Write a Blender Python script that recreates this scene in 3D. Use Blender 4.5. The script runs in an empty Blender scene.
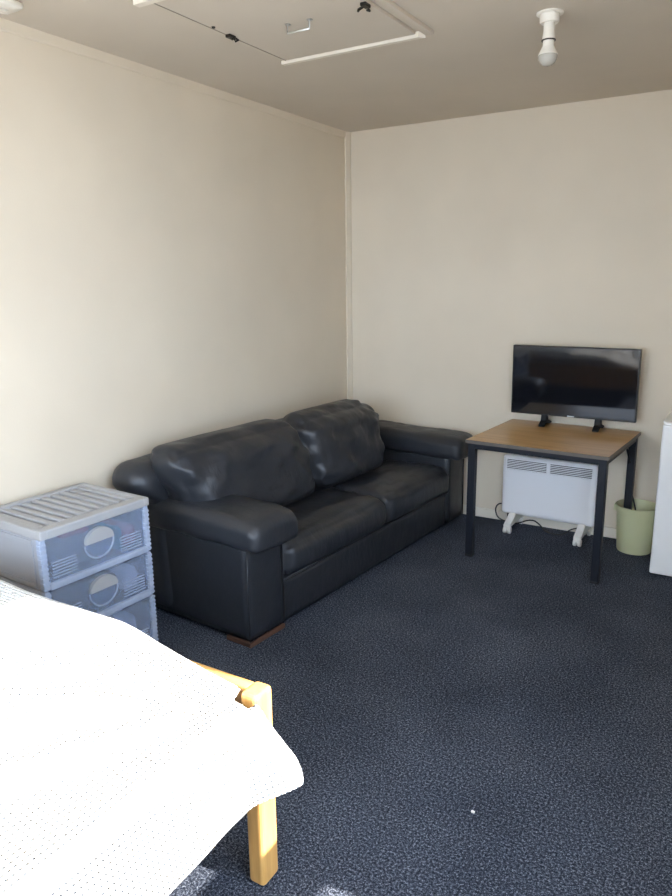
import bpy, bmesh, math, random
from mathutils import Vector, Matrix, noise, Euler
random.seed(4)
S = bpy.context.scene
COL = S.collection
PI = math.pi

# ------------------------------------------------------------------ materials
def mat(name, col=(.8,.8,.8), rough=.5, metal=0, spec=.5, **kw):
    m = bpy.data.materials.new(name); m.use_nodes = True
    b = m.node_tree.nodes['Principled BSDF']
    b.inputs['Base Color'].default_value = (*col, 1)
    b.inputs['Roughness'].default_value = rough
    b.inputs['Metallic'].default_value = metal
    b.inputs['Specular IOR Level'].default_value = spec
    for k, v in kw.items():
        b.inputs[k].default_value = v
    return m
def nodes(m): return m.node_tree.nodes, m.node_tree.links, m.node_tree.nodes['Principled BSDF']
def coords(m, scale=(1,1,1), out='Object'):
    N, L, b = nodes(m)
    tc = N.new('ShaderNodeTexCoord'); mp = N.new('ShaderNodeMapping')
    mp.inputs['Scale'].default_value = scale
    L.new(tc.outputs[out], mp.inputs['Vector']); return mp.outputs['Vector']
def noise_tex(m, vec, scale, detail=4, rough=.5):
    N, L, b = nodes(m); t = N.new('ShaderNodeTexNoise')
    t.inputs['Scale'].default_value = scale; t.inputs['Detail'].default_value = detail
    t.inputs['Roughness'].default_value = rough
    L.new(vec, t.inputs['Vector']); return t.outputs['Fac']
def ramp(m, fac, stops):
    N, L, b = nodes(m); r = N.new('ShaderNodeValToRGB'); e = r.color_ramp.elements
    while len(e) < len(stops): e.new(.5)
    for i, (p, c) in enumerate(stops): e[i].position = p; e[i].color = (*c, 1)
    L.new(fac, r.inputs['Fac']); return r.outputs['Color']
def bump(m, h, strength=.3, dist=.01, prev=None):
    N, L, b = nodes(m); n = N.new('ShaderNodeBump')
    n.inputs['Strength'].default_value = strength; n.inputs['Distance'].default_value = dist
    L.new(h, n.inputs['Height'])
    if prev: L.new(prev, n.inputs['Normal'])
    L.new(n.outputs['Normal'], b.inputs['Normal']); return n.outputs['Normal']
def math_node(m, op, a, c):
    N, L, b = nodes(m); n = N.new('ShaderNodeMath'); n.operation = op
    for i, v in enumerate((a, c)):
        if hasattr(v, 'is_linked'): L.new(v, n.inputs[i])
        else: n.inputs[i].default_value = v
    return n.outputs[0]

def paint(name, col, var=.04):
    m = mat(name, col, .75, spec=.25)
    v = coords(m)
    f = noise_tex(m, v, 1.7, 3)
    c = ramp(m, f, [(.3, tuple(x*(1-var) for x in col)), (.7, tuple(min(1, x*(1+var)) for x in col))])
    m.node_tree.links.new(c, nodes(m)[2].inputs['Base Color'])
    bump(m, noise_tex(m, v, 140, 3), .08, .003)
    return m
M = {}
M['wall'] = paint('warm_beige_wall_paint', (.672, .588, .465))
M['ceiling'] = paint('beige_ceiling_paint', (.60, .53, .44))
M['trim'] = paint('cream_trim_paint', (.74, .68, .58), .02)

# carpet
m = mat('charcoal_carpet', (.03,.035,.05), .95, spec=.1)
v = coords(m)
f1 = noise_tex(m, v, 135, 3, .75); f2 = noise_tex(m, v, 290, 2, .6); f3 = noise_tex(m, v, 2.2, 3)
mx = math_node(m, 'ADD', math_node(m, 'MULTIPLY', f1, .6), math_node(m, 'MULTIPLY', f2, .4))
mx = math_node(m, 'ADD', mx, math_node(m, 'MULTIPLY', math_node(m, 'SUBTRACT', f3, .5), .08))
c = ramp(m, mx, [(.41, (.009,.012,.020)), (.495, (.036,.043,.062)), (.55, (.100,.115,.150)), (.63, (.29,.315,.37))])
m.node_tree.links.new(c, nodes(m)[2].inputs['Base Color'])
bump(m, mx, .9, .012)
M['carpet'] = m

# leather
def leather(name, col):
    m = mat(name, col, .42, spec=.5)
    v = coords(m)
    w = noise_tex(m, coords(m, (1, 2.2, 1)), 9, 4, .6)
    n1 = bump(m, w, .22, .02)
    bump(m, noise_tex(m, v, 260, 3, .6), .16, .002, n1)
    r = ramp(m, noise_tex(m, v, 7, 3), [(.3, (.34,)*3), (.7, (.50,)*3)])
    m.node_tree.links.new(r, nodes(m)[2].inputs['Roughness'])
    return m
M['leather'] = leather('black_leather', (.019, .021, .026))
M['brown_wood'] = mat('reddish_brown_wood', (.085,.042,.028), .6)

def wood(name, dark, mid, light, sc=(1,14,14), rough=.4, ns=3.2):
    m = mat(name, mid, rough, spec=.4)
    v = coords(m, sc)
    f = noise_tex(m, v, ns, 6, .6)
    c = ramp(m, f, [(.32, dark), (.5, mid), (.68, light)])
    m.node_tree.links.new(c, nodes(m)[2].inputs['Base Color'])
    bump(m, f, .05, .002)
    return m
M['table_wood'] = wood('oak_laminate', (.41,.24,.092), (.48,.29,.112), (.54,.335,.142), rough=.28)
M['pine_x'] = wood('honey_pine_crosswise', (.56,.30,.09), (.64,.36,.115), (.72,.43,.15))
M['pine_y'] = wood('honey_pine_lengthwise', (.56,.30,.09), (.64,.36,.115), (.72,.43,.15), (14,1,14))
M['pine_z'] = wood('honey_pine_upright', (.56,.30,.09), (.64,.36,.115), (.72,.43,.15), (14,14,1))
M['edge'] = mat('grey_brown_edge_band', (.10,.085,.075), .5)
M['gap_shade'] = mat('brown_grey_gap_shade', (.30,.26,.21), .7)  # shade of the hatch gap as a colour
M['steel'] = mat('navy_black_powder_coat', (.006,.008,.014), .45, spec=.35)
M['tvblack'] = mat('gloss_black_plastic', (.008,.008,.009), .25)
M['footblack'] = mat('matt_black_plastic', (.006,.006,.007), .6, spec=.25)
M['screen'] = mat('dark_glass_screen', (.006,.007,.010), .06, spec=.6)
M['white'] = mat('white_enamel', (.80,.80,.82), .35)
M['white_plastic'] = mat('white_plastic', (.80,.79,.76), .4)
M['ivory'] = mat('ivory_plastic', (.78,.74,.66), .35)
M['slot'] = mat('dark_slot', (.03,.03,.032), .8)
M['fridge'] = mat('fridge_white', (.80,.80,.79), .3)
M['bucket'] = mat('pale_lime_plastic', (.60,.60,.36), .45)
M['bucket'].node_tree.nodes['Principled BSDF'].inputs['Subsurface Weight'].default_value = .05
M['cord'] = mat('black_rubber_cord', (.012,.012,.013), .5)
M['metal'] = mat('galvanised_wire', (.5,.5,.48), .35, .9)
M['dark_metal'] = mat('dark_metal', (.03,.027,.022), .45, .6)
M['grey'] = mat('warm_grey_plastic', (.33,.33,.335), .5)
M['grey_side'] = mat('mid_grey_plastic', (.29,.30,.325), .5)

# translucent drawer plastic
def clear_plastic(name, col, trans, rough):
    m = mat(name, col, rough)
    N, L, b = nodes(m)
    t = N.new('ShaderNodeBsdfTransparent'); t.inputs['Color'].default_value = (.86,.90,.98,1)
    mx = N.new('ShaderNodeMixShader'); mx.inputs['Fac'].default_value = trans
    L.new(b.outputs['BSDF'], mx.inputs[1]); L.new(t.outputs['BSDF'], mx.inputs[2])
    L.new(mx.outputs['Shader'], N['Material Output'].inputs['Surface'])
    return m
M['drawer'] = clear_plastic('translucent_blue_grey_plastic', (.38,.43,.53), .72, .2)
M['drawer_edge'] = clear_plastic('cloudy_blue_grey_plastic', (.40,.46,.58), .25, .35)
M['bulb'] = clear_plastic('frosted_bulb_glass', (.55,.53,.48), .35, .15)
M['bulb'].node_tree.nodes['Transparent BSDF'].inputs['Color'].default_value = (.92,.90,.86,1)
M['cup'] = clear_plastic('clear_plastic_cup', (.42,.49,.62), .80, .05)
def cloth(name, col):
    m = mat(name, col, .9, spec=.1); bump(m, noise_tex(m, coords(m), 60, 3), .3, .004); return m
M['slate'] = cloth('slate_blue_cloth', (.030,.042,.068))
M['red'] = cloth('red_cloth', (.36,.07,.09))
M['teal'] = cloth('teal_cloth', (.04,.22,.28))
M['pinkc'] = cloth('dusty_pink_cloth', (.42,.22,.26))
M['pale'] = cloth('pale_cloth', (.55,.58,.66))
# duvet waffle
m = mat('white_waffle_cotton', (.86,.86,.85), .9, spec=.1)
N, L, b = nodes(m)
tc = N.new('ShaderNodeUVMap'); sep = N.new('ShaderNodeSeparateXYZ'); L.new(tc.outputs['UV'], sep.inputs['Vector'])
k = 2*PI/.0135
sx = math_node(m, 'SINE', math_node(m, 'MULTIPLY', sep.outputs['X'], k), 0)
sy = math_node(m, 'SINE', math_node(m, 'MULTIPLY', sep.outputs['Y'], k), 0)
h = math_node(m, 'MULTIPLY', math_node(m, 'ADD', sx, 1), math_node(m, 'ADD', sy, 1))
bump(m, h, 1.0, .0026)
M['duvet'] = m
M['mattress'] = mat('mattress_ticking', (.7,.7,.68), .9)
M['ground'] = mat('pale_concrete', (.42,.40,.37), .9)
M['frame_alu'] = mat('white_window_frame', (.75,.75,.74), .4)

# ------------------------------------------------------------------ mesh helpers
def box(bm, lo, hi, bev=0, seg=2, mi=0):
    r = bmesh.ops.create_cube(bm, size=1)
    vs = r['verts']
    for v in vs:
        v.co = Vector([lo[i] if v.co[i] < 0 else hi[i] for i in range(3)])
    if bev > 0:
        es = list({e for v in vs for e in v.link_edges})
        bmesh.ops.bevel(bm, geom=es, offset=bev, segments=seg, profile=.5, affect='EDGES', clamp_overlap=True)
    return vs
def xform(bm, verts, mtx):
    for v in verts: v.co = mtx @ v.co
def prism(bm, pts, y0, y1, axis='y'):
    # polygon in the two other axes extruded along axis
    def P(a, c, t):
        return {'y': (a, t, c), 'x': (t, a, c), 'z': (a, c, t)}[axis]
    A = [bm.verts.new(P(a, c, y0)) for a, c in pts]; B = [bm.verts.new(P(a, c, y1)) for a, c in pts]
    n = len(pts)
    bm.faces.new(A); bm.faces.new(B[::-1])
    for i in range(n): bm.faces.new((A[i], B[i], B[(i+1) % n], A[(i+1) % n]))
    return A + B
def lathe(bm, prof, seg=32, cx=0, cy=0):
    rings = []
    for r, z in prof:
        if r < 1e-5: rings.append([bm.verts.new((cx, cy, z))])
        else: rings.append([bm.verts.new((cx+r*math.cos(2*PI*i/seg), cy+r*math.sin(2*PI*i/seg), z)) for i in range(seg)])
    for a, b in zip(rings, rings[1:]):
        for i in range(seg):
            j = (i+1) % seg
            if len(a) == 1 and len(b) == 1: continue
            if len(a) == 1: bm.faces.new((a[0], b[j], b[i]))
            elif len(b) == 1: bm.faces.new((a[i], a[j], b[0]))
            else: bm.faces.new((a[i], a[j], b[j], b[i]))
def tube(bm, pts, r, seg=10, smooth=0, cap=True):
    P = [Vector(q) for q in pts]
    for _ in range(smooth):
        Q = [P[0]]
        for a, b in zip(P, P[1:]): Q += [a*.75+b*.25, a*.25+b*.75]
        Q.append(P[-1]); P = Q
    rings = []; up = Vector((0, 0, 1))
    for i, q in enumerate(P):
        t = (P[min(i+1, len(P)-1)]-P[max(i-1, 0)]).normalized()
        a = t.cross(up)
        if a.length < .05: a = t.cross(Vector((1, 0, 0)))
        a.normalize(); b = t.cross(a); up = b.cross(t) if i == 0 else up
        rings.append([bm.verts.new(q+r*(math.cos(2*PI*k/seg)*a+math.sin(2*PI*k/seg)*b)) for k in range(seg)])
    for A, B in zip(rings, rings[1:]):
        for k in range(seg): bm.faces.new((A[k], A[(k+1) % seg], B[(k+1) % seg], B[k]))
    if cap: bm.faces.new(rings[0][::-1]); bm.faces.new(rings[-1])
def soft_box(bm, c, half, r, n=(20, 20, 20), deform=None):
    """rounded box with dense grid; deform(p, u) moves each point, u in -1..1 cube"""
    key = {}
    def V(u):
        k_ = tuple(round(x, 5) for x in u)
        if k_ in key: return key[k_]
        w = [math.copysign(abs(x)**.75, x) for x in u]       # crowd lines to the edges
        q = Vector([w[i]*half[i] for i in range(3)])
        inn = Vector([max(-(half[i]-r), min(half[i]-r, q[i])) for i in range(3)])
        d = q-inn
        if d.length > 1e-9:
            mxd = max(abs(x) for x in d)
            q = inn + d.normalized()*min(r, mxd if mxd > 0 else r) if False else inn + d*(r/ d.length)*(mxd/r)
        if deform: q = deform(q, Vector(u))
        v = bm.verts.new(Vector(c)+q); key[k_] = v; return v
    for ax in range(3):
        a, b2 = [(1, 2), (2, 0), (0, 1)][ax]
        for s in (-1, 1):
            for i in range(n[a]):
                for j in range(n[b2]):
                    q = []
                    for (di, dj) in ((0, 0), (1, 0), (1, 1), (0, 1)):
                        u = [0, 0, 0]; u[ax] = s; u[a] = -1+2*(i+di)/n[a]; u[b2] = -1+2*(j+dj)/n[b2]
                        q.append(V(u))
                    if s < 0: q.reverse()
                    try: bm.faces.new(q)
                    except ValueError: pass
def obj(name, bm, m, parent=None, smooth=False, loc=None, angle=None):
    bmesh.ops.recalc_face_normals(bm, faces=bm.faces[:])
    me = bpy.data.meshes.new(name); bm.to_mesh(me); bm.free()
    o = bpy.data.objects.new(name, me); COL.objects.link(o)
    for mm in (m if isinstance(m, list) else [m]): me.materials.append(mm)
    if smooth:
        me.polygons.foreach_set('use_smooth', [True]*len(me.polygons))
        if angle: me.set_sharp_from_angle(angle=math.radians(angle))
    if parent: o.parent = parent
    if loc: o.location = loc
    return o
def tag(o, label=None, cat=None, group=None, kind=None):
    if label: o['label'] = label
    if cat: o['category'] = cat
    if group: o['group'] = group
    if kind: o['kind'] = kind
    return o
def thing(name, label, cat, loc=(0, 0, 0), rotz=0, group=None):
    o = bpy.data.objects.new(name, None); COL.objects.link(o)
    o.location = loc; o.rotation_euler = (0, 0, rotz); o.empty_display_size = .1
    return tag(o, label, cat, group)
NB = bmesh.new

# ------------------------------------------------------------------ room shell
H = 2.55
XR, YN = 2.80, -5.45            # right wall, near wall
WY0, WY1 = -4.32, -2.935         # window in the right wall
def struct(name, bm, m, **k):
    return tag(obj(name, bm, m, **k), kind='structure')
bm = NB(); box(bm, (-.15, YN-.15, -.1), (XR+.15, .15, 0)); struct('floor', bm, M['carpet'])
bm = NB(); box(bm, (-.15, YN-.15, H), (XR+.15, .15, H+.1)); struct('ceiling', bm, M['ceiling'])
bm = NB(); box(bm, (-.15, YN, 0), (0, 0, H)); struct('wall_left', bm, M['wall'])
bm = NB(); box(bm, (-.15, 0, 0), (XR+.15, .15, H)); struct('wall_back', bm, M['wall'])
NX0, NX1, NZ0, NZ1 = .25, 2.50, .90, 2.20  # unseen opening behind the camera, added to brighten back wall and carpet
bm = NB(); box(bm, (-.15, YN-.15, 0), (NX0, YN, H)); box(bm, (NX1, YN-.15, 0), (XR+.15, YN, H))
box(bm, (NX0, YN-.15, 0), (NX1, YN, NZ0)); box(bm, (NX0, YN-.15, NZ1), (NX1, YN, H)); struct('wall_near', bm, M['wall'])
bm = NB()
for a, b_ in ((NX0, NX0+.04), (NX1-.04, NX1), (1.28, 1.32)): box(bm, (a, YN-.08, NZ0), (b_, YN-.03, NZ1))
for a, b_ in ((NZ0, NZ0+.04), (NZ1-.04, NZ1)): box(bm, (NX0, YN-.08, a), (NX1, YN-.03, b_))
struct('added_fill_window', bm, M['frame_alu'])  # frame of the added fill-light opening
bm = NB()
SILL, HEAD, TR0, TR1 = .66, 2.20, .815, .98
box(bm, (XR, YN, 0), (XR+.12, WY0, H)); box(bm, (XR, WY1, 0), (XR+.12, 0, H))
box(bm, (XR, WY0, 0), (XR+.12, WY1, SILL)); box(bm, (XR, WY0, HEAD), (XR+.12, WY1, H))
struct('wall_right', bm, M['wall'])
bm = NB()
box(bm, (XR+.02, WY0, TR0), (XR+.07, WY1, TR1))
for y0 in (WY0, WY1-.03): box(bm, (XR+.02, y0, SILL), (XR+.07, y0+.03, HEAD))
box(bm, (XR+.02, WY0, HEAD-.03), (XR+.07, WY1, HEAD)); box(bm, (XR+.02, WY0, SILL), (XR+.07, WY1, SILL+.02))
struct('window_1', bm, M['frame_alu'])
# corner bead, cornice, baseboards
bm = NB(); prism(bm, [(0, 0), (.026, 0), (.026, -.008), (.010, -.040), (0, -.040)], .0, H, 'z'); struct('trim_1', bm, M['wall'])
bm = NB(); prism(bm, [(0, H), (.010, H), (.008, H-.036), (.004, H-.040), (0, H-.040)], YN, -.04, 'y'); struct('trim_2', bm, M['wall'])
bm = NB(); box(bm, (.0, -.012, 0), (XR, 0, .066), .003); struct('baseboard_back', bm, M['trim'])
bm = NB(); box(bm, (0, YN, 0), (.012, -.012, .066), .003); struct('baseboard_left', bm, M['trim'])
bm = NB(); box(bm, (-8, -18, -.35), (18, 8, -.25)); struct('ground', bm, M['ground'])

# ------------------------------------------------------------------ ceiling hatch
t = thing('ceiling_hatch', 'square painted access hatch set in the ceiling with white battens and a pull handle', 'hatch', (.925, -2.005, H))
bm = NB(); box(bm, (-.315, -.42, -.012), (.315, .41, 0), .002); obj('panel', bm, M['ceiling'], t)
bm = NB(); prism(bm, [(-.345, .415), (.325, .415), (.345, .440), (-.345, .440)], -.022, 0, 'z'); o = obj('batten', bm, M['trim'], t)
bm = NB(); box(bm, (-.36, -.455, -.026), (.36, -.425, 0), .002); obj('batten', bm, M['trim'], t)
bm = NB(); box(bm, (-.345, -.42, -.009), (-.322, .42, 0), .002); obj('batten', bm, M['ceiling'], t)
bm = NB(); box(bm, (-.3195, -.40, -.0125), (-.316, .41, -.001)); tag(obj('gap_shade_strip', bm, M['gap_shade'], t), 'thin dark edge line painted as gap shade')  # dark strip stands in for the shadow in the gap beside the panel
bm = NB(); box(bm, (.345, -.42, -.014), (.378, .445, 0), .002); obj('batten', bm, M['ceiling'], t)
bm = NB()
tube(bm, [(-.045, .03, -.012), (-.045, .03, -.045), (.055, .03, -.045), (.055, .03, -.012)], .004, 8)
box(bm, (-.052, .024, -.016), (-.036, .04, -.012)); box(bm, (.046, .024, -.016), (.064, .04, -.012))
obj('pull_handle', bm, M['metal'], t, True, angle=40)
for sx in (-1, 1):
    bm = NB(); x = sx*.305
    box(bm, (x-.012, -.01, -.024), (x+.012, .03, -.012), .003)
    tube(bm, [(x, .01, -.018), (x-sx*.02, -.006, -.034), (x-sx*.03, .012, -.03)], .005, 8)
    tube(bm, [(x, .025, -.018), (x+.004, .035, -.03), (x-sx*.012, .045, -.022)], .004, 8)
    obj('latch', bm, M['dark_metal'], t)
bm = NB(); lathe(bm, [(0, -.018), (.006, -.017), (.008, -.012)], 10, -.30, -.10); obj('screw', bm, M['dark_metal'], t)

# ------------------------------------------------------------------ bulb on its holder
t = thing('ceiling_lamp', 'bare white bulb in a batten holder on the ceiling near the back wall', 'lamp', (1.748, -1.5, H))
bm = NB(); lathe(bm, [(0, 0), (.050, 0), (.050, -.004), (.037, -.007), (.036, -.030), (.032, -.035), (0, -.035)], 36); obj('ceiling_rose', bm, M['ivory'], t, True, angle=40)
bm = NB(); lathe(bm, [(0, -.034), (.021, -.034), (.021, -.060), (.024, -.088), (.025, -.092), (0, -.092)], 30); obj('lamp_holder', bm, M['ivory'], t, True, angle=40)
bm = NB(); lathe(bm, [(0, -.092), (.0265, -.092), (.0265, -.0955), (0, -.0955)], 30); tag(obj('retaining_ring', bm, M['dark_metal'], t, True, angle=40), 'thin dark ring')
bm = NB(); lathe(bm, [(0, -.0955), (.021, -.0955), (.0205, -.112), (.024, -.118), (.035, -.141), (.0365, -.145), (0, -.145)], 30); b_ = obj('bulb_base', bm, M['ivory'], t, True, angle=35)
bm = NB(); lathe(bm, [(.0355, -.145), (.0355, -.152), (.033, -.162), (.027, -.172), (.018, -.179), (.008, -.182), (0, -.1825)], 30); obj('bulb_globe', bm, M['bulb'], b_, True)

# linear fitting partly out of frame, top left
t = thing('ceiling_light', 'white linear ceiling fitting with rounded end at the left edge of the ceiling', 'ceiling light', (.165, -2.635, H))
bm = NB()
soft_box(bm, (0, -.35, -.015), (.055, .35, .0149), .0145, (6, 14, 6)); obj('fitting_body', bm, M['ivory'], t, True)
bm = NB(); box(bm, (-.012, -.66, -.036), (.012, -.04, -.0302), .004); obj('fitting_ridge', bm, M['ivory'], t)

# ------------------------------------------------------------------ sofa
SO = thing('leather_sofa', 'black leather two-seat sofa with padded arms along the left wall', 'sofa', (.022, -2.162, 0), -.0791)
SL = 2.125
def sstep(a, b, x):
    t = max(0, min(1, (x-a)/(b-a))); return t*t*(3-2*t)
def fbm(p, s, o=3): return noise.fractal(Vector(p)*s, 1.0, 2.0, o)
# base rail between the arms
bm = NB(); soft_box(bm, (.42, SL/2, .130), (.315, SL/2-.235, .105), .012, (4, 30, 6)); base = obj('base', bm, M['leather'], SO, True)
bm = NB(); tube(bm, [(.737, .255, .236), (.737, SL-.215, .236)], .004, 6); obj('piping', bm, M['leather'], base, True)
# back frame
def dback(q, u):
    q = q.copy(); tz = (q.z+.38)/.76
    q.x += -.0+.05*(1-tz)*(1 if u.x > 0 else 0)
    q.z += -.018*(u.y*u.y)*(1 if tz > .6 else 0)
    if u.y < 0: q.y += .13*sstep(.67, .58, q.z+.415)
    n = fbm((q.x, q.y+3, q.z), 5)*.006
    return q+Vector((n, 0, n))
bm = NB(); soft_box(bm, (.125, .865, .415), (.115, 1.015, .385), .085, (10, 50, 18), dback); obj('back_frame', bm, M['leather'], SO, True)
# arms
def arm(y0, y1, flip):
    bm = NB(); soft_box(bm, (.375, (y0+y1)/2, .255), (.37, (y1-y0)/2, .225), .014, (14, 6, 10))
    a = obj('armrest', bm, M['leather'], SO, True)
    for yy in (y0+.002, y1-.002):                      # seam up each front corner
        bm = NB(); tube(bm, [(.743, yy, .03), (.743, yy, .47)], .0032, 6)
        obj('seam', bm, M['leather'], a, True)
    bm = NB()
    for p0, p1 in () if flip else (((.735, y0+.01), (.735, y1-.01)), ((.60, y0+.012), (.735, y0+.012))):
        box(bm, (min(p0[0], p1[0])-.006, min(p0[1], p1[1])-.008, 0), (max(p0[0], p1[0])+.008, max(p0[1], p1[1])+.008, .022), .003)
    if flip: bm.free()
    else: tag(obj('plinth_strip', bm, M['brown_wood'], a), 'brown wooden strip')
    ym = (y0+y1)/2
    def dpad(q, u):
        q = q.copy()
        q.z += .020*(1-u.y*u.y)*(1 if u.z > 0 else 0)                 # crowned top
        fx = (q.x+.36)/.8
        q.z += (.012*(1-fx))*(1 if u.z > 0 else 0)
        if u.z > 0: q.z -= .030*max(0, (fx-.75)/.25)**2               # front rolls down
        if u.z < 0: q.z -= .030*max(0, (fx-.86)/.14)
        n = fbm((q.x*1.0, q.y*2+y0*3, q.z), 7)*.007 + .004*math.sin(q.x*60+4*fbm(q, 4))*max(0, fx-.7)
        return q+Vector((n*.4, n*.6, n))
    bm = NB(); soft_box(bm, (.445, ym, .524), (.385, (y1-y0)/2+.036, .064), .046, (36, 16, 12), dpad)
    obj('arm_pad', bm, M['leather'], a, True)
arm(0.0, .245, 0); arm(SL-.215, SL, 1)
# seat cushions
def seat(y0, y1, sd):
    def d(q, u):
        q = q.copy()
        if u.z > 0: q.z += .022*(1-u.x**2)*(1-u.y**4)
        if u.x > 0: q.x += .022*(1-u.z**2)*(1-abs(u.y)**6)
        wr = fbm((q.x*3, q.y*1.3+sd, q.z*3), 4)*.010
        ed = abs(u.y)**4
        wr += ed*.008*math.sin(q.x*55+5*fbm((q.x, q.y+sd, 0), 6))*(1 if u.z > -.5 else 0)
        return q+Vector((wr*.4, 0, wr))
    bm = NB(); soft_box(bm, (.525, (y0+y1)/2, .322), (.235, (y1-y0)/2-.002, .086), .052, (34, 44, 14), d)
    return obj('seat_cushion', bm, M['leather'], SO, True)
ymid = 1.135
seat(.258, ymid, 0); seat(ymid, SL-.228, 5)
# back cushions
def backc(y0, y1, sd, lean, drop):
    hw = (y1-y0)/2
    def d(q, u):
        q = q.copy()
        tz = (u.z+1)/2
        if u.x > 0: q.x += .060*(1-abs(u.y)**3)*(1-abs(u.z)**2.5)
        q.z -= drop*(abs(u.y)**4)*(1 if u.z > 0 else .0)*.5
        if sd == 0:                                           # rides up over the arm
            lf = sstep(.36, .10, q.y+(y0+y1)/2); q.y += .10*lf*(.225-q.z)/.45
        q.x -= lean*(q.z)                                     # leans back
        q.y -= .15*q.z*(1 if sd == 0 or u.y < 0 else 0)
        q.y -= math.copysign((.018 if sd == 0 else .030)*(abs(u.z)**2), u.y)         # pulled-in corners
        n = fbm((q.x*2, q.y*1.6+sd, q.z*2.2), 4)*.020 + .005*noise.fractal(Vector(((q.y+q.z)*5+sd, (q.z-q.y)*16, q.x*6)), 1, 2, 3)
        # diagonal creases gathering at the seams
        e = abs(u.y)**3
        n += .010*e*math.sin(46*q.z+12*q.y+5*fbm((q.x, q.y+sd, q.z), 6))
        n += .007*math.sin(24*(q.z*.7-q.y)+4*fbm((q.y+sd, q.z, 0), 3))*(1-e)*(.3+.7*max(0, u.z*-1))
        return q+Vector((n, n*.2, n*.35))
    bm = NB(); soft_box(bm, (.292, (y0+y1)/2, .635), (.118, hw, .225), .098, (16, 44, 34), d)
    return obj('back_cushion', bm, M['leather'], SO, True)
backc(-.045, .915, 0, .22, .014); backc(.90, 1.650, 7, .22, .020)

# ------------------------------------------------------------------ table
TA = thing('wooden_table', 'square oak-topped table on black steel legs in front of the white heater', 'table', (1.178, -.736, 0), -.062)
w, d, h = .78, .715, .70
bm = NB(); box(bm, (0, 0, h-.020), (w, d, h), .0015); top = obj('tabletop', bm, M['table_wood'], TA)
bm = NB()
box(bm, (-.0015, -.0015, h-.0205), (w+.0015, 0, h-.0008)); box(bm, (-.0015, 0, h-.0205), (0, d, h-.0008))
box(bm, (w, 0, h-.0205), (w+.0015, d, h-.0008)); box(bm, (0, d, h-.0205), (w, d+.0015, h-.0008))
tag(obj('edge_band', bm, M['edge'], top), 'dark grey-brown edge strip')
bm = NB()
i = .012
box(bm, (i, i, h-.052), (w-i, i+.025, h-.0205), .002); box(bm, (i, d-i-.025, h-.052), (w-i, d-i, h-.0205), .002)
box(bm, (i, i+.025, h-.052), (i+.025, d-i-.025, h-.0205), .002); box(bm, (w-i-.025, i+.025, h-.052), (w-i, d-i-.025, h-.0205), .002)
obj('steel_frame', bm, M['steel'], TA)
for lx in (.010, w-.010-.042):
    for ly in (.010, d-.010-.042):
        bm = NB(); box(bm, (lx, ly, .012), (lx+.042, ly+.042, h-.0205), .004)
        lg = obj('leg', bm, M['steel'], TA)
        bm = NB(); box(bm, (lx-.001, ly-.001, 0), (lx+.043, ly+.043, .014), .003); obj('foot_cap', bm, M['cord'], lg)
for lx in (.035, w-.035):
    bm = NB(); tube(bm, [(lx, d-.03, h-.20), (lx, d-.19, h-.05)], .006, 8); obj('brace', bm, M['steel'], TA, True)

# ------------------------------------------------------------------ television
TV = thing('television', 'flat black television on two feet standing on the wooden table', 'television', (1.612, -.115, .7005), 0)
TV.rotation_euler = (0, 0, -.012)
TW, T0, T1 = .367, .062, .484
bm = NB(); box(bm, (-TW, -.026, T0), (TW, .006, T1), .004); box(bm, (-TW+.07, .006, T0+.02), (TW-.07, .034, T1-.12), .01)
hs = obj('housing', bm, M['tvblack'], TV); hs.rotation_euler = (.025, 0, 0)
bm = NB(); box(bm, (-TW+.009, -.0275, T0+.016), (TW-.009, -.0255, T1-.009)); sc_ = obj('screen', bm, M['screen'], TV); sc_.rotation_euler = (.025, 0, 0)
bm = NB(); box(bm, (-.02, -.0278, T0+.003), (.02, -.0258, T0+.010)); tag(obj('badge', bm, M['metal'], hs), 'small silvery badge')
for sx in (-1, 1):
    bm = NB(); x = sx*.158
    prism(bm, [(-.030, T0+.004), (.006, T0+.004), (.012, .030), (.085, .008), (.085, 0), (.045, 0), (.0, .020), (-.055, .006), (-.055, 0), (-.085, 0), (-.085, .010), (-.04, .030)], x-.017, x+.017, 'x')
    obj('stand_foot', bm, M['footblack'], TV)

# ------------------------------------------------------------------ heater
HE = thing('panel_heater', 'white electric panel heater on castors beneath the wooden table', 'heater', (1.505, -.135, 0), -.035)
bm = NB(); soft_box(bm, (0, 0, .297), (.293, .032, .195), .022, (20, 6, 16)); body = obj('body', bm, M['white'], HE, True)
for g, (gx0, gx1) in enumerate(((-.262, -.012), (.012, .262))):
    bm = NB(); box(bm, (gx0, -.0335, .402), (gx1, -.0305, .468), .001)
    gr = tag(obj('vent_grille', bm, M['slot'], body), 'dark slotted vent')
    bm = NB()
    for k_ in range(7):
        z = .403+.0105*k_
        box(bm, (gx0, -.0352, z), (gx1, -.0325, z+.0058), .0008)
    obj('louvre', bm, M['white'], gr)
for sx in (-.215, .222):
    bm = NB()
    prism(bm, [(-.032, .115), (.032, .115), (.05, .085), (.13, .062), (.13, .045), (.03, .05), (-.03, .05), (-.13, .040), (-.13, .062), (-.06, .085)], sx-.022, sx+.022, 'x')
    bmesh.ops.bevel(bm, geom=bm.edges[:], offset=.005, segments=2, affect='EDGES')
    ft = obj('foot', bm, M['white_plastic'], HE)
    for yy in (-.112, .108):
        bm = NB()
        for dx in (-.014, .014):
            vs0 = set(bm.verts)
            lathe(bm, [(0, -.009), (.021, -.009), (.023, -.006), (.023, .006), (.021, .009), (0, .009)], 24)
            vs = [v_ for v_ in bm.verts if v_ not in vs0]
            xform(bm, vs, Matrix.Translation((sx+dx, yy, .0232)) @ Matrix.Rotation(PI/2, 4, 'Y'))
        box(bm, (sx-.006, yy-.012, .02), (sx+.006, yy+.012, .046), .002)
        obj('castor', bm, M['white_plastic'], ft, True, angle=35)
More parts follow.
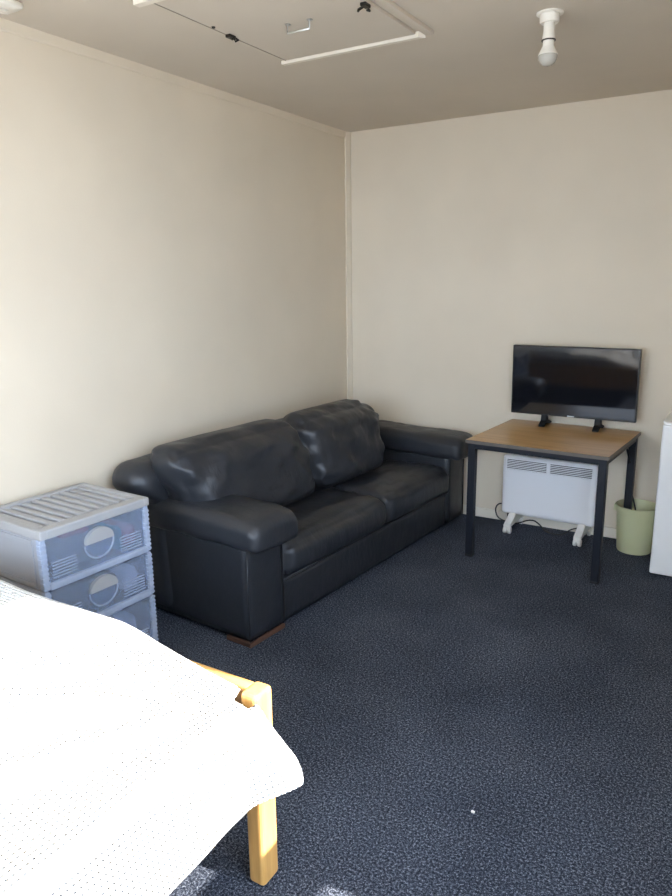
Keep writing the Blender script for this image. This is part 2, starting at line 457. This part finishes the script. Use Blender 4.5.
bm = NB(); tube(bm, [(-.270, .02, .13), (-.285, .012, .155), (-.325, -.002, .15), (-.345, .008, .105), (-.325, .0, .055), (-.27, .005, .035), (-.20, .0, .03), (-.10, .015, .08), (-.03, -.02, .058), (.0, -.01, .012), (.10, .015, .006), (.14, .02, .05), (.20, .03, .07)], .0045, 8, 2)
tag(obj('power_cord', bm, M['cord'], HE, True), 'black looping cord')

# ------------------------------------------------------------------ bucket with hanging cord
BU = thing('plastic_bucket', 'pale lime plastic bucket on the carpet between the table and the fridge', 'bucket', (2.027, -.150, 0)); BU.scale = (1, 1, 1.13)
bm = NB(); lathe(bm, [(0, .004), (.086, .004), (.086, 0), (.094, 0), (.097, .006), (.112, .222), (.119, .224), (.121, .232), (.120, .246), (.116, .248), (.112, .243), (.091, .012), (0, .010)], 48); obj('pail', bm, M['bucket'], BU, True, angle=40)
for s in (-1, 1):
    bm = NB(); box(bm, (s*.118-.010, -.018, .205), (s*.118+.010, .018, .238), .005)
    obj('ear', bm, M['bucket'], BU)
bm = NB(); tube(bm, [(-.124, 0, .225), (-.124, .03, .19), (-.114, .070, .19), (-.08, .105, .195), (0, .125, .198), (.08, .105, .195), (.114, .070, .19), (.124, .03, .19), (.124, 0, .225)], .0035, 8, 2); obj('bail_handle', bm, M['bucket'], BU, True)
bm = NB(); tube(bm, [(1.955, -.030, .66), (1.960, -.025, .45), (1.972, -.075, .345), (2.002, -.10, .27), (2.03, -.13, .18), (2.045, -.16, .05), (2.06, -.17, .022)], .0045, 8, 2)
tag(obj('hanging_cord', bm, M['cord'], None, True), 'thin black cord hanging from behind the table down into the lime bucket', 'cord')

# ------------------------------------------------------------------ fridge
FR = thing('bar_fridge', 'white bar fridge cut off by the right edge of the photo', 'fridge', (2.160, -.507, 0), 0)
bm = NB(); box(bm, (0, .055, .02), (.50, .46, .835), .006); box(bm, (.02, .09, 0), (.48, .44, .02)); obj('cabinet', bm, M['fridge'], FR)
bm = NB(); box(bm, (0, 0, .012), (.50, .048, .835), .010, 3); dr = obj('door', bm, M['fridge'], FR)
bm = NB(); box(bm, (.006, .004, .8345), (.055, .044, .848), .005); obj('hinge_cap', bm, M['white_plastic'], dr)
bm = NB(); box(bm, (.42, -.018, .62), (.45, .002, .78), .006); obj('handle', bm, M['white_plastic'], dr)
bm = NB(); box(bm, (-.002, .03, .835), (.502, .462, .850), .006); obj('top_panel', bm, M['fridge'], FR)

# ------------------------------------------------------------------ plastic drawers
DW, DD, DH = .490, .415, .735
DR = thing('drawer_tower', 'grey plastic drawer tower with see-through drawers between the bed and the sofa', 'drawers', (.038, -2.955, 0), math.radians(-3.3))
# top: rim and ribbed deck
bm = NB()
box(bm, (-.002, -.004, DH-.036), (DD+.006, .03, DH), .006); box(bm, (-.002, DW-.03, DH-.036), (DD+.006, DW+.004, DH), .006)
box(bm, (-.002, .02, DH-.036), (.035, DW-.02, DH), .006); box(bm, (DD-.045, .02, DH-.036), (DD+.008, DW-.02, DH), .006)
box(bm, (.03, .028, DH-.03), (DD-.04, DW-.028, DH-.016))
n = 10
for k_ in range(n):
    y = .045+(DW-.09)*k_/(n-1)
    box(bm, (.036, y-.013, DH-.018), (DD-.06, y+.013, DH-.004), .004)
obj('top_panel', bm, M['grey'], DR)
tiers = [(.502, .699), (.309, .497), (.068, .303)]
for k_, (z0, z1) in enumerate(tiers):
    bm = NB()
    for (ya, yb, s) in ((0, .012, -1), (DW-.012, DW, 1)):
        box(bm, (0, ya, z0), (DD-.012, yb, z1), .003)
        yo = ya if s < 0 else yb
        for (xa, xb, za, zb) in ((.012, DD-.05, z0+.006, z0+.024), (.012, DD-.05, z1-.024, z1-.006), (.012, .03, z0+.02, z1-.02), (DD-.068, DD-.05, z0+.02, z1-.02)):
            box(bm, (xa, min(yo, yo+s*.005), za), (xb, max(yo, yo+s*.005), zb), .002)
    box(bm, (0, .012, z0), (.01, DW-.012, z1)); box(bm, (.01, .012, z0), (DD-.02, DW-.012, z0+.006))
    sh = obj('tier_shell', bm, M['grey_side'], DR)
    bm = NB()                                             # cloudy corner posts, stepped
    for ya in (-.003, DW-.021):
        box(bm, (DD-.030, ya, z0), (DD-.004, ya+.024, z1), .005)
        for r_ in range(int((z1-z0)/.018)):
            zz = z0+.006+.018*r_
            box(bm, (DD-.026, ya-.002, zz), (DD-.002, ya+.026, zz+.011), .003)
    box(bm, (DD-.03, .02, z0), (DD+.004, DW-.02, z0+.026), .005)
    obj('front_frame', bm, M['drawer_edge'], sh)
    # the drawer
    bm = NB()
    f0, f1 = z0+.027, z1-.004
    box(bm, (DD-.014, .024, f0), (DD-.010, DW-.024, f1), .001)
    for yy in (.028, DW-.031): box(bm, (.02, yy, f0), (DD-.014, yy+.003, f1-.02))
    box(bm, (.02, .028, f0), (DD-.014, DW-.028, f0+.003))
    nf = len(bm.faces)
    for r_ in range(6):
        zz = f0+.012+.0115*r_
        for (a, b_) in ((.040, .145), (DW-.145, DW-.040)): box(bm, (DD-.011, a, zz), (DD-.0065, b_, zz+.0040), .001)
    bm.faces.ensure_lookup_table()
    for f_ in bm.faces[nf:]: f_.material_index = 1
    dw_ = obj('drawer', bm, [M['drawer'], M['drawer_edge']], DR)
    cz = (f0+f1)/2+.008; cy = DW/2; R_ = .066
    bm = NB()
    pts = [(cy+R_*math.cos(a*PI/20), cz+.004+R_*.82*math.sin(a*PI/20)) for a in range(21)]
    prism(bm, pts, DD-.012, DD+.006, 'x'); bmesh.ops.bevel(bm, geom=bm.edges[:], offset=.003, segments=2, affect='EDGES')
    tag(obj('handle', bm, M['grey'], dw_), 'grey half-round handle')
    bm = NB()
    ring = []
    for a in range(21):
        t_ = PI+a*PI/20
        ring.append((cy+R_*math.cos(t_), cz+R_*.95*math.sin(t_)))
    prism(bm, ring, DD-.03, DD-.0045, 'x')
    cp = obj('handle_cup', bm, M['cup'], dw_)
    bm = NB(); tube(bm, [(DD-.004, y_, z_) for y_, z_ in ring], .0035, 8); obj('cup_rim', bm, M['drawer_edge'], cp, True)
bm = NB(); box(bm, (.02, .02, .0), (DD-.03, DW-.02, .06), .01); obj('base', bm, M['grey_side'], DR)
# things lying in the drawers
def dpos(x, y, z):
    a = math.radians(-3.3); c, s = math.cos(a), math.sin(a)
    return (.038+x*c-y*s, -2.955+x*s+y*c, z)
def bundle(name, mm, x, y, z, half, sd, label):
    def d(q, u):
        nn = fbm((q.x+sd, q.y*1.4, q.z), 14)*.008
        return q+Vector((nn*.5, 0, nn))
    bm = NB(); soft_box(bm, (0, 0, half[2]), half, min(half)*.7, (8, 14, 8), d)
    o = obj(name, bm, mm, None, True, dpos(x, y, z)); o.rotation_euler = (0, 0, math.radians(-3.3))
    return tag(o, label, 'clothing')
z = tiers[0][0]+.035
bundle('folded_jumper', M['slate'], .265, .190, z, (.115, .150, .058), 1, 'dark slate blue clothing behind the handle of the top drawer')
bundle('folded_shirt', M['red'], .300, .17, z+.128, (.08, .06, .010), 2, 'red garment peeking over the blue clothing in the top drawer')
bundle('folded_towel', M['pinkc'], .290, .420, z, (.09, .034, .045), 3, 'dusty pink cloth at the right end of the top drawer')
bundle('folded_scarf', M['teal'], .310, .363, z, (.07, .018, .048), 4, 'teal cloth between blue and pink clothing in the top drawer')
z = tiers[1][0]+.035
bundle('folded_jeans', M['slate'], .265, .200, z, (.115, .155, .055), 5, 'dark blue clothing filling the second drawer')
bundle('folded_blouse', M['pale'], .300, .410, z, (.08, .040, .050), 6, 'pale bundle at the right end of the second drawer')
z = tiers[2][0]+.035
bundle('folded_blanket', M['pale'], .260, .245, z, (.12, .19, .070), 8, 'pale blue-grey cloth in the lowest drawer')

# ------------------------------------------------------------------ bed
BX0, BX1, BY0, BY1 = .13, 1.583, -5.25, -3.15
BE = thing('wooden_bed', 'honey pine bed frame with square legs under the white duvet', 'bed', (.85, -4.2, 0))
def P(x, y, z): return (x-.85, y+4.2, z)
for (x0, y0) in ((BX1-.053, BY1-.072), (BX0, BY1-.072), (BX1-.053, BY0), (BX0, BY0)):
    bm = NB(); box(bm, P(x0, y0, 0), P(x0+.053, y0+.072, .574), .012, 3); obj('leg', bm, M['pine_z'], BE)
bm = NB(); box(bm, P(BX0+.053, BY1-.040, .345), P(BX1-.053, BY1-.003, .568), .007, 3); obj('footboard', bm, M['pine_x'], BE)
bm = NB(); box(bm, P(BX0+.053, BY0+.003, .345), P(BX1-.053, BY0+.040, .568), .007, 3); obj('headboard', bm, M['pine_x'], BE)
for x0 in (BX0+.005, BX1-.035):
    bm = NB(); box(bm, P(x0, BY0+.072, .33), P(x0+.028, BY1-.072, .44), .005); obj('side_rail', bm, M['pine_y'], BE)
bm = NB(); box(bm, P(BX0+.033, BY0+.045, .36), P(BX1-.036, BY1-.075, .385)); obj('slat_base', bm, M['pine_x'], BE)
bm = NB(); soft_box(bm, (.85, -4.2, .455), (.672, .95, .069), .05, (14, 14, 6)); tag(obj('mattress', bm, M['mattress'], None, True), 'mattress hidden beneath the white duvet on the pine bed', 'mattress')
# duvet
def lerp(a, b, t): return a+(b-a)*max(0, min(1, t))
def sstep(a, b, x):
    t = max(0, min(1, (x-a)/(b-a))); return t*t*(3-2*t)
def ztop(x, y):
    z = .668 + .020*sstep(.75, .35, x)
    z -= .085*sstep(1.08, 1.58, x)                    # falls towards the edge
    z -= .012*sstep(.9, .3, x)*0
    z += .012*sstep(-3.3, -3.9, y)
    z += .016*fbm((x*.8, y*.8, 0), 2.2)
    # soft creases running away from the camera
    for (ax, ay, bx, by, amp, wd) in ((1.29, -3.80, 1.45, -3.43, .046, .045), (1.03, -3.57, 1.16, -3.44, .024, .03), (1.12, -3.63, 1.38, -3.38, .024, .03)):
        px, py = x-ax, y-ay; dx, dy = bx-ax, by-ay; L2 = dx*dx+dy*dy
        t = (px*dx+py*dy)/L2; tt = max(0, min(1, t)); cx_, cy_ = px-tt*dx, py-tt*dy
        side = (dx*cy_-dy*cx_)/math.sqrt(L2)
        dist2 = cx_*cx_+cy_*cy_
        z += amp*(-side/wd)*math.exp(-dist2/(2*wd*wd))*1.2
    return z
bm = NB(); uvl = bm.loops.layers.uv.new('UVMap')
NU, NV = 150, 150
X0 = .16; XE = 1.555; FLAT = XE-X0; RC = .055; DROP = .183
UT = FLAT+RC*PI/2+DROP
grid = []
for j in range(NV+1):
    tv = j/NV; tv = 1-(1-tv)**1.35
    row = []
    for i_ in range(NU+1):
        s = UT*i_/NU
        yend = -3.196
        xx = X0+min(s, FLAT)
        if s < FLAT+.03: yend -= .050*sstep(1.512, 1.530, xx)
        else: yend = lerp(-3.246, -3.180, (s-FLAT-.03)/(UT-FLAT-.03)*1.3) - .018*max(0, (s-UT+.05)/.05)**3
        y = -5.22+(yend+5.22)*tv
        foot = sstep(-3.34, -3.18, y)
        if s <= FLAT:
            x = X0+s; zz = ztop(x, y)
        else:
            z0 = ztop(XE, y)
            a = min(1, (s-FLAT)/(RC*PI/2))*PI/2
            x = XE+RC*math.sin(a); zz = z0-RC*(1-math.cos(a))
            if s > FLAT+RC*PI/2:
                dd = s-FLAT-RC*PI/2
                q_ = dd/DROP
                out = .028*q_ + .067*foot*q_**1.2 + .004*math.sin(y*9+1.5)*q_ + .002*math.sin(y*23)*q_
                x += out; zz -= dd
                zz -= .02*sstep(-3.45, -3.8, y)*q_
        # rounded end roll at the foot
        e = max(0, 1-(yend-y)/.05)
        if s < FLAT+.04: zz -= .035*e**2.2
        row.append((x, y, zz, s))
    grid.append(row)
VT = [[bm.verts.new(q[:3]) for q in r_] for r_ in grid]
for j in range(NV):
    for i_ in range(NU):
        f = bm.faces.new((VT[j][i_], VT[j][i_+1], VT[j+1][i_+1], VT[j+1][i_]))
        for lp, (jj, ii) in zip(f.loops, ((j, i_), (j, i_+1), (j+1, i_+1), (j+1, i_))):
            lp[uvl].uv = (grid[jj][ii][3], grid[jj][ii][1])
bm.faces.ensure_lookup_table(); bm.normal_update()
if bm.faces[0].normal.z < 0: bmesh.ops.reverse_faces(bm, faces=bm.faces[:])
me = bpy.data.meshes.new('duvet'); bm.to_mesh(me); bm.free()
me.polygons.foreach_set('use_smooth', [True]*len(me.polygons))
dv = bpy.data.objects.new('duvet', me); COL.objects.link(dv); me.materials.append(M['duvet'])
sm = dv.modifiers.new('thick', 'SOLIDIFY'); sm.thickness = .022; sm.offset = -1
tag(dv, 'white waffle-weave duvet draped over the pine bed and its side', 'duvet')

# lint fleck on the carpet
bm = NB(); soft_box(bm, (1.965, -2.675, .004), (.006, .004, .0035), .003, (3, 3, 3)); tag(obj('lint_fleck', bm, M['white_plastic'], None, True), 'tiny white fleck on the dark carpet in front of the bed', 'lint')

# ------------------------------------------------------------------ light
sun = bpy.data.lights.new('sun', 'SUN'); so = bpy.data.objects.new('sun', sun); COL.objects.link(so)
el, az = math.radians(35), math.radians(8)
dirv = Vector((-math.cos(el)*math.cos(az), -math.cos(el)*math.sin(az), -math.sin(el)))
so.rotation_euler = dirv.to_track_quat('-Z', 'Y').to_euler(); so.location = (8, -3, 6)
sun.energy = 11.5; sun.angle = math.radians(.6); sun.color = (1, .94, .86)
W = bpy.data.worlds.new('sky'); S.world = W; W.use_nodes = True
bg = W.node_tree.nodes['Background']; bg.inputs['Color'].default_value = (.66, .80, 1, 1); bg.inputs['Strength'].default_value = 8.2

# ------------------------------------------------------------------ camera
f_px, yaw, pitch, roll = 713.06551, 0.54442, 0.23171, -0.01362
cpos = Vector((2.58346, -4.47258, 1.58634))
fw = Vector((-math.sin(yaw)*math.cos(pitch), math.cos(yaw)*math.cos(pitch), -math.sin(pitch)))
r0 = Vector((math.cos(yaw), math.sin(yaw), 0)); u0 = r0.cross(fw)
r1 = math.cos(roll)*r0+math.sin(roll)*u0; u1 = -math.sin(roll)*r0+math.cos(roll)*u0
cam = bpy.data.cameras.new('camera'); co = bpy.data.objects.new('camera', cam); COL.objects.link(co)
mw = Matrix((r1, u1, -fw)).transposed().to_4x4(); mw.translation = cpos
co.matrix_world = mw
cam.sensor_fit = 'HORIZONTAL'; cam.sensor_width = 36; cam.lens = 36*f_px/672; cam.clip_start = .02
S.camera = co
S.view_settings.view_transform = 'Standard'; S.view_settings.look = 'None'; S.view_settings.gamma = 1
S.view_settings.use_curve_mapping = False
S.view_settings.exposure = .97
S.cycles.use_denoising = True; S.cycles.max_bounces = 14; S.cycles.diffuse_bounces = 8
S.cycles.transparent_max_bounces = 16; S.cycles.sample_clamp_indirect = 20
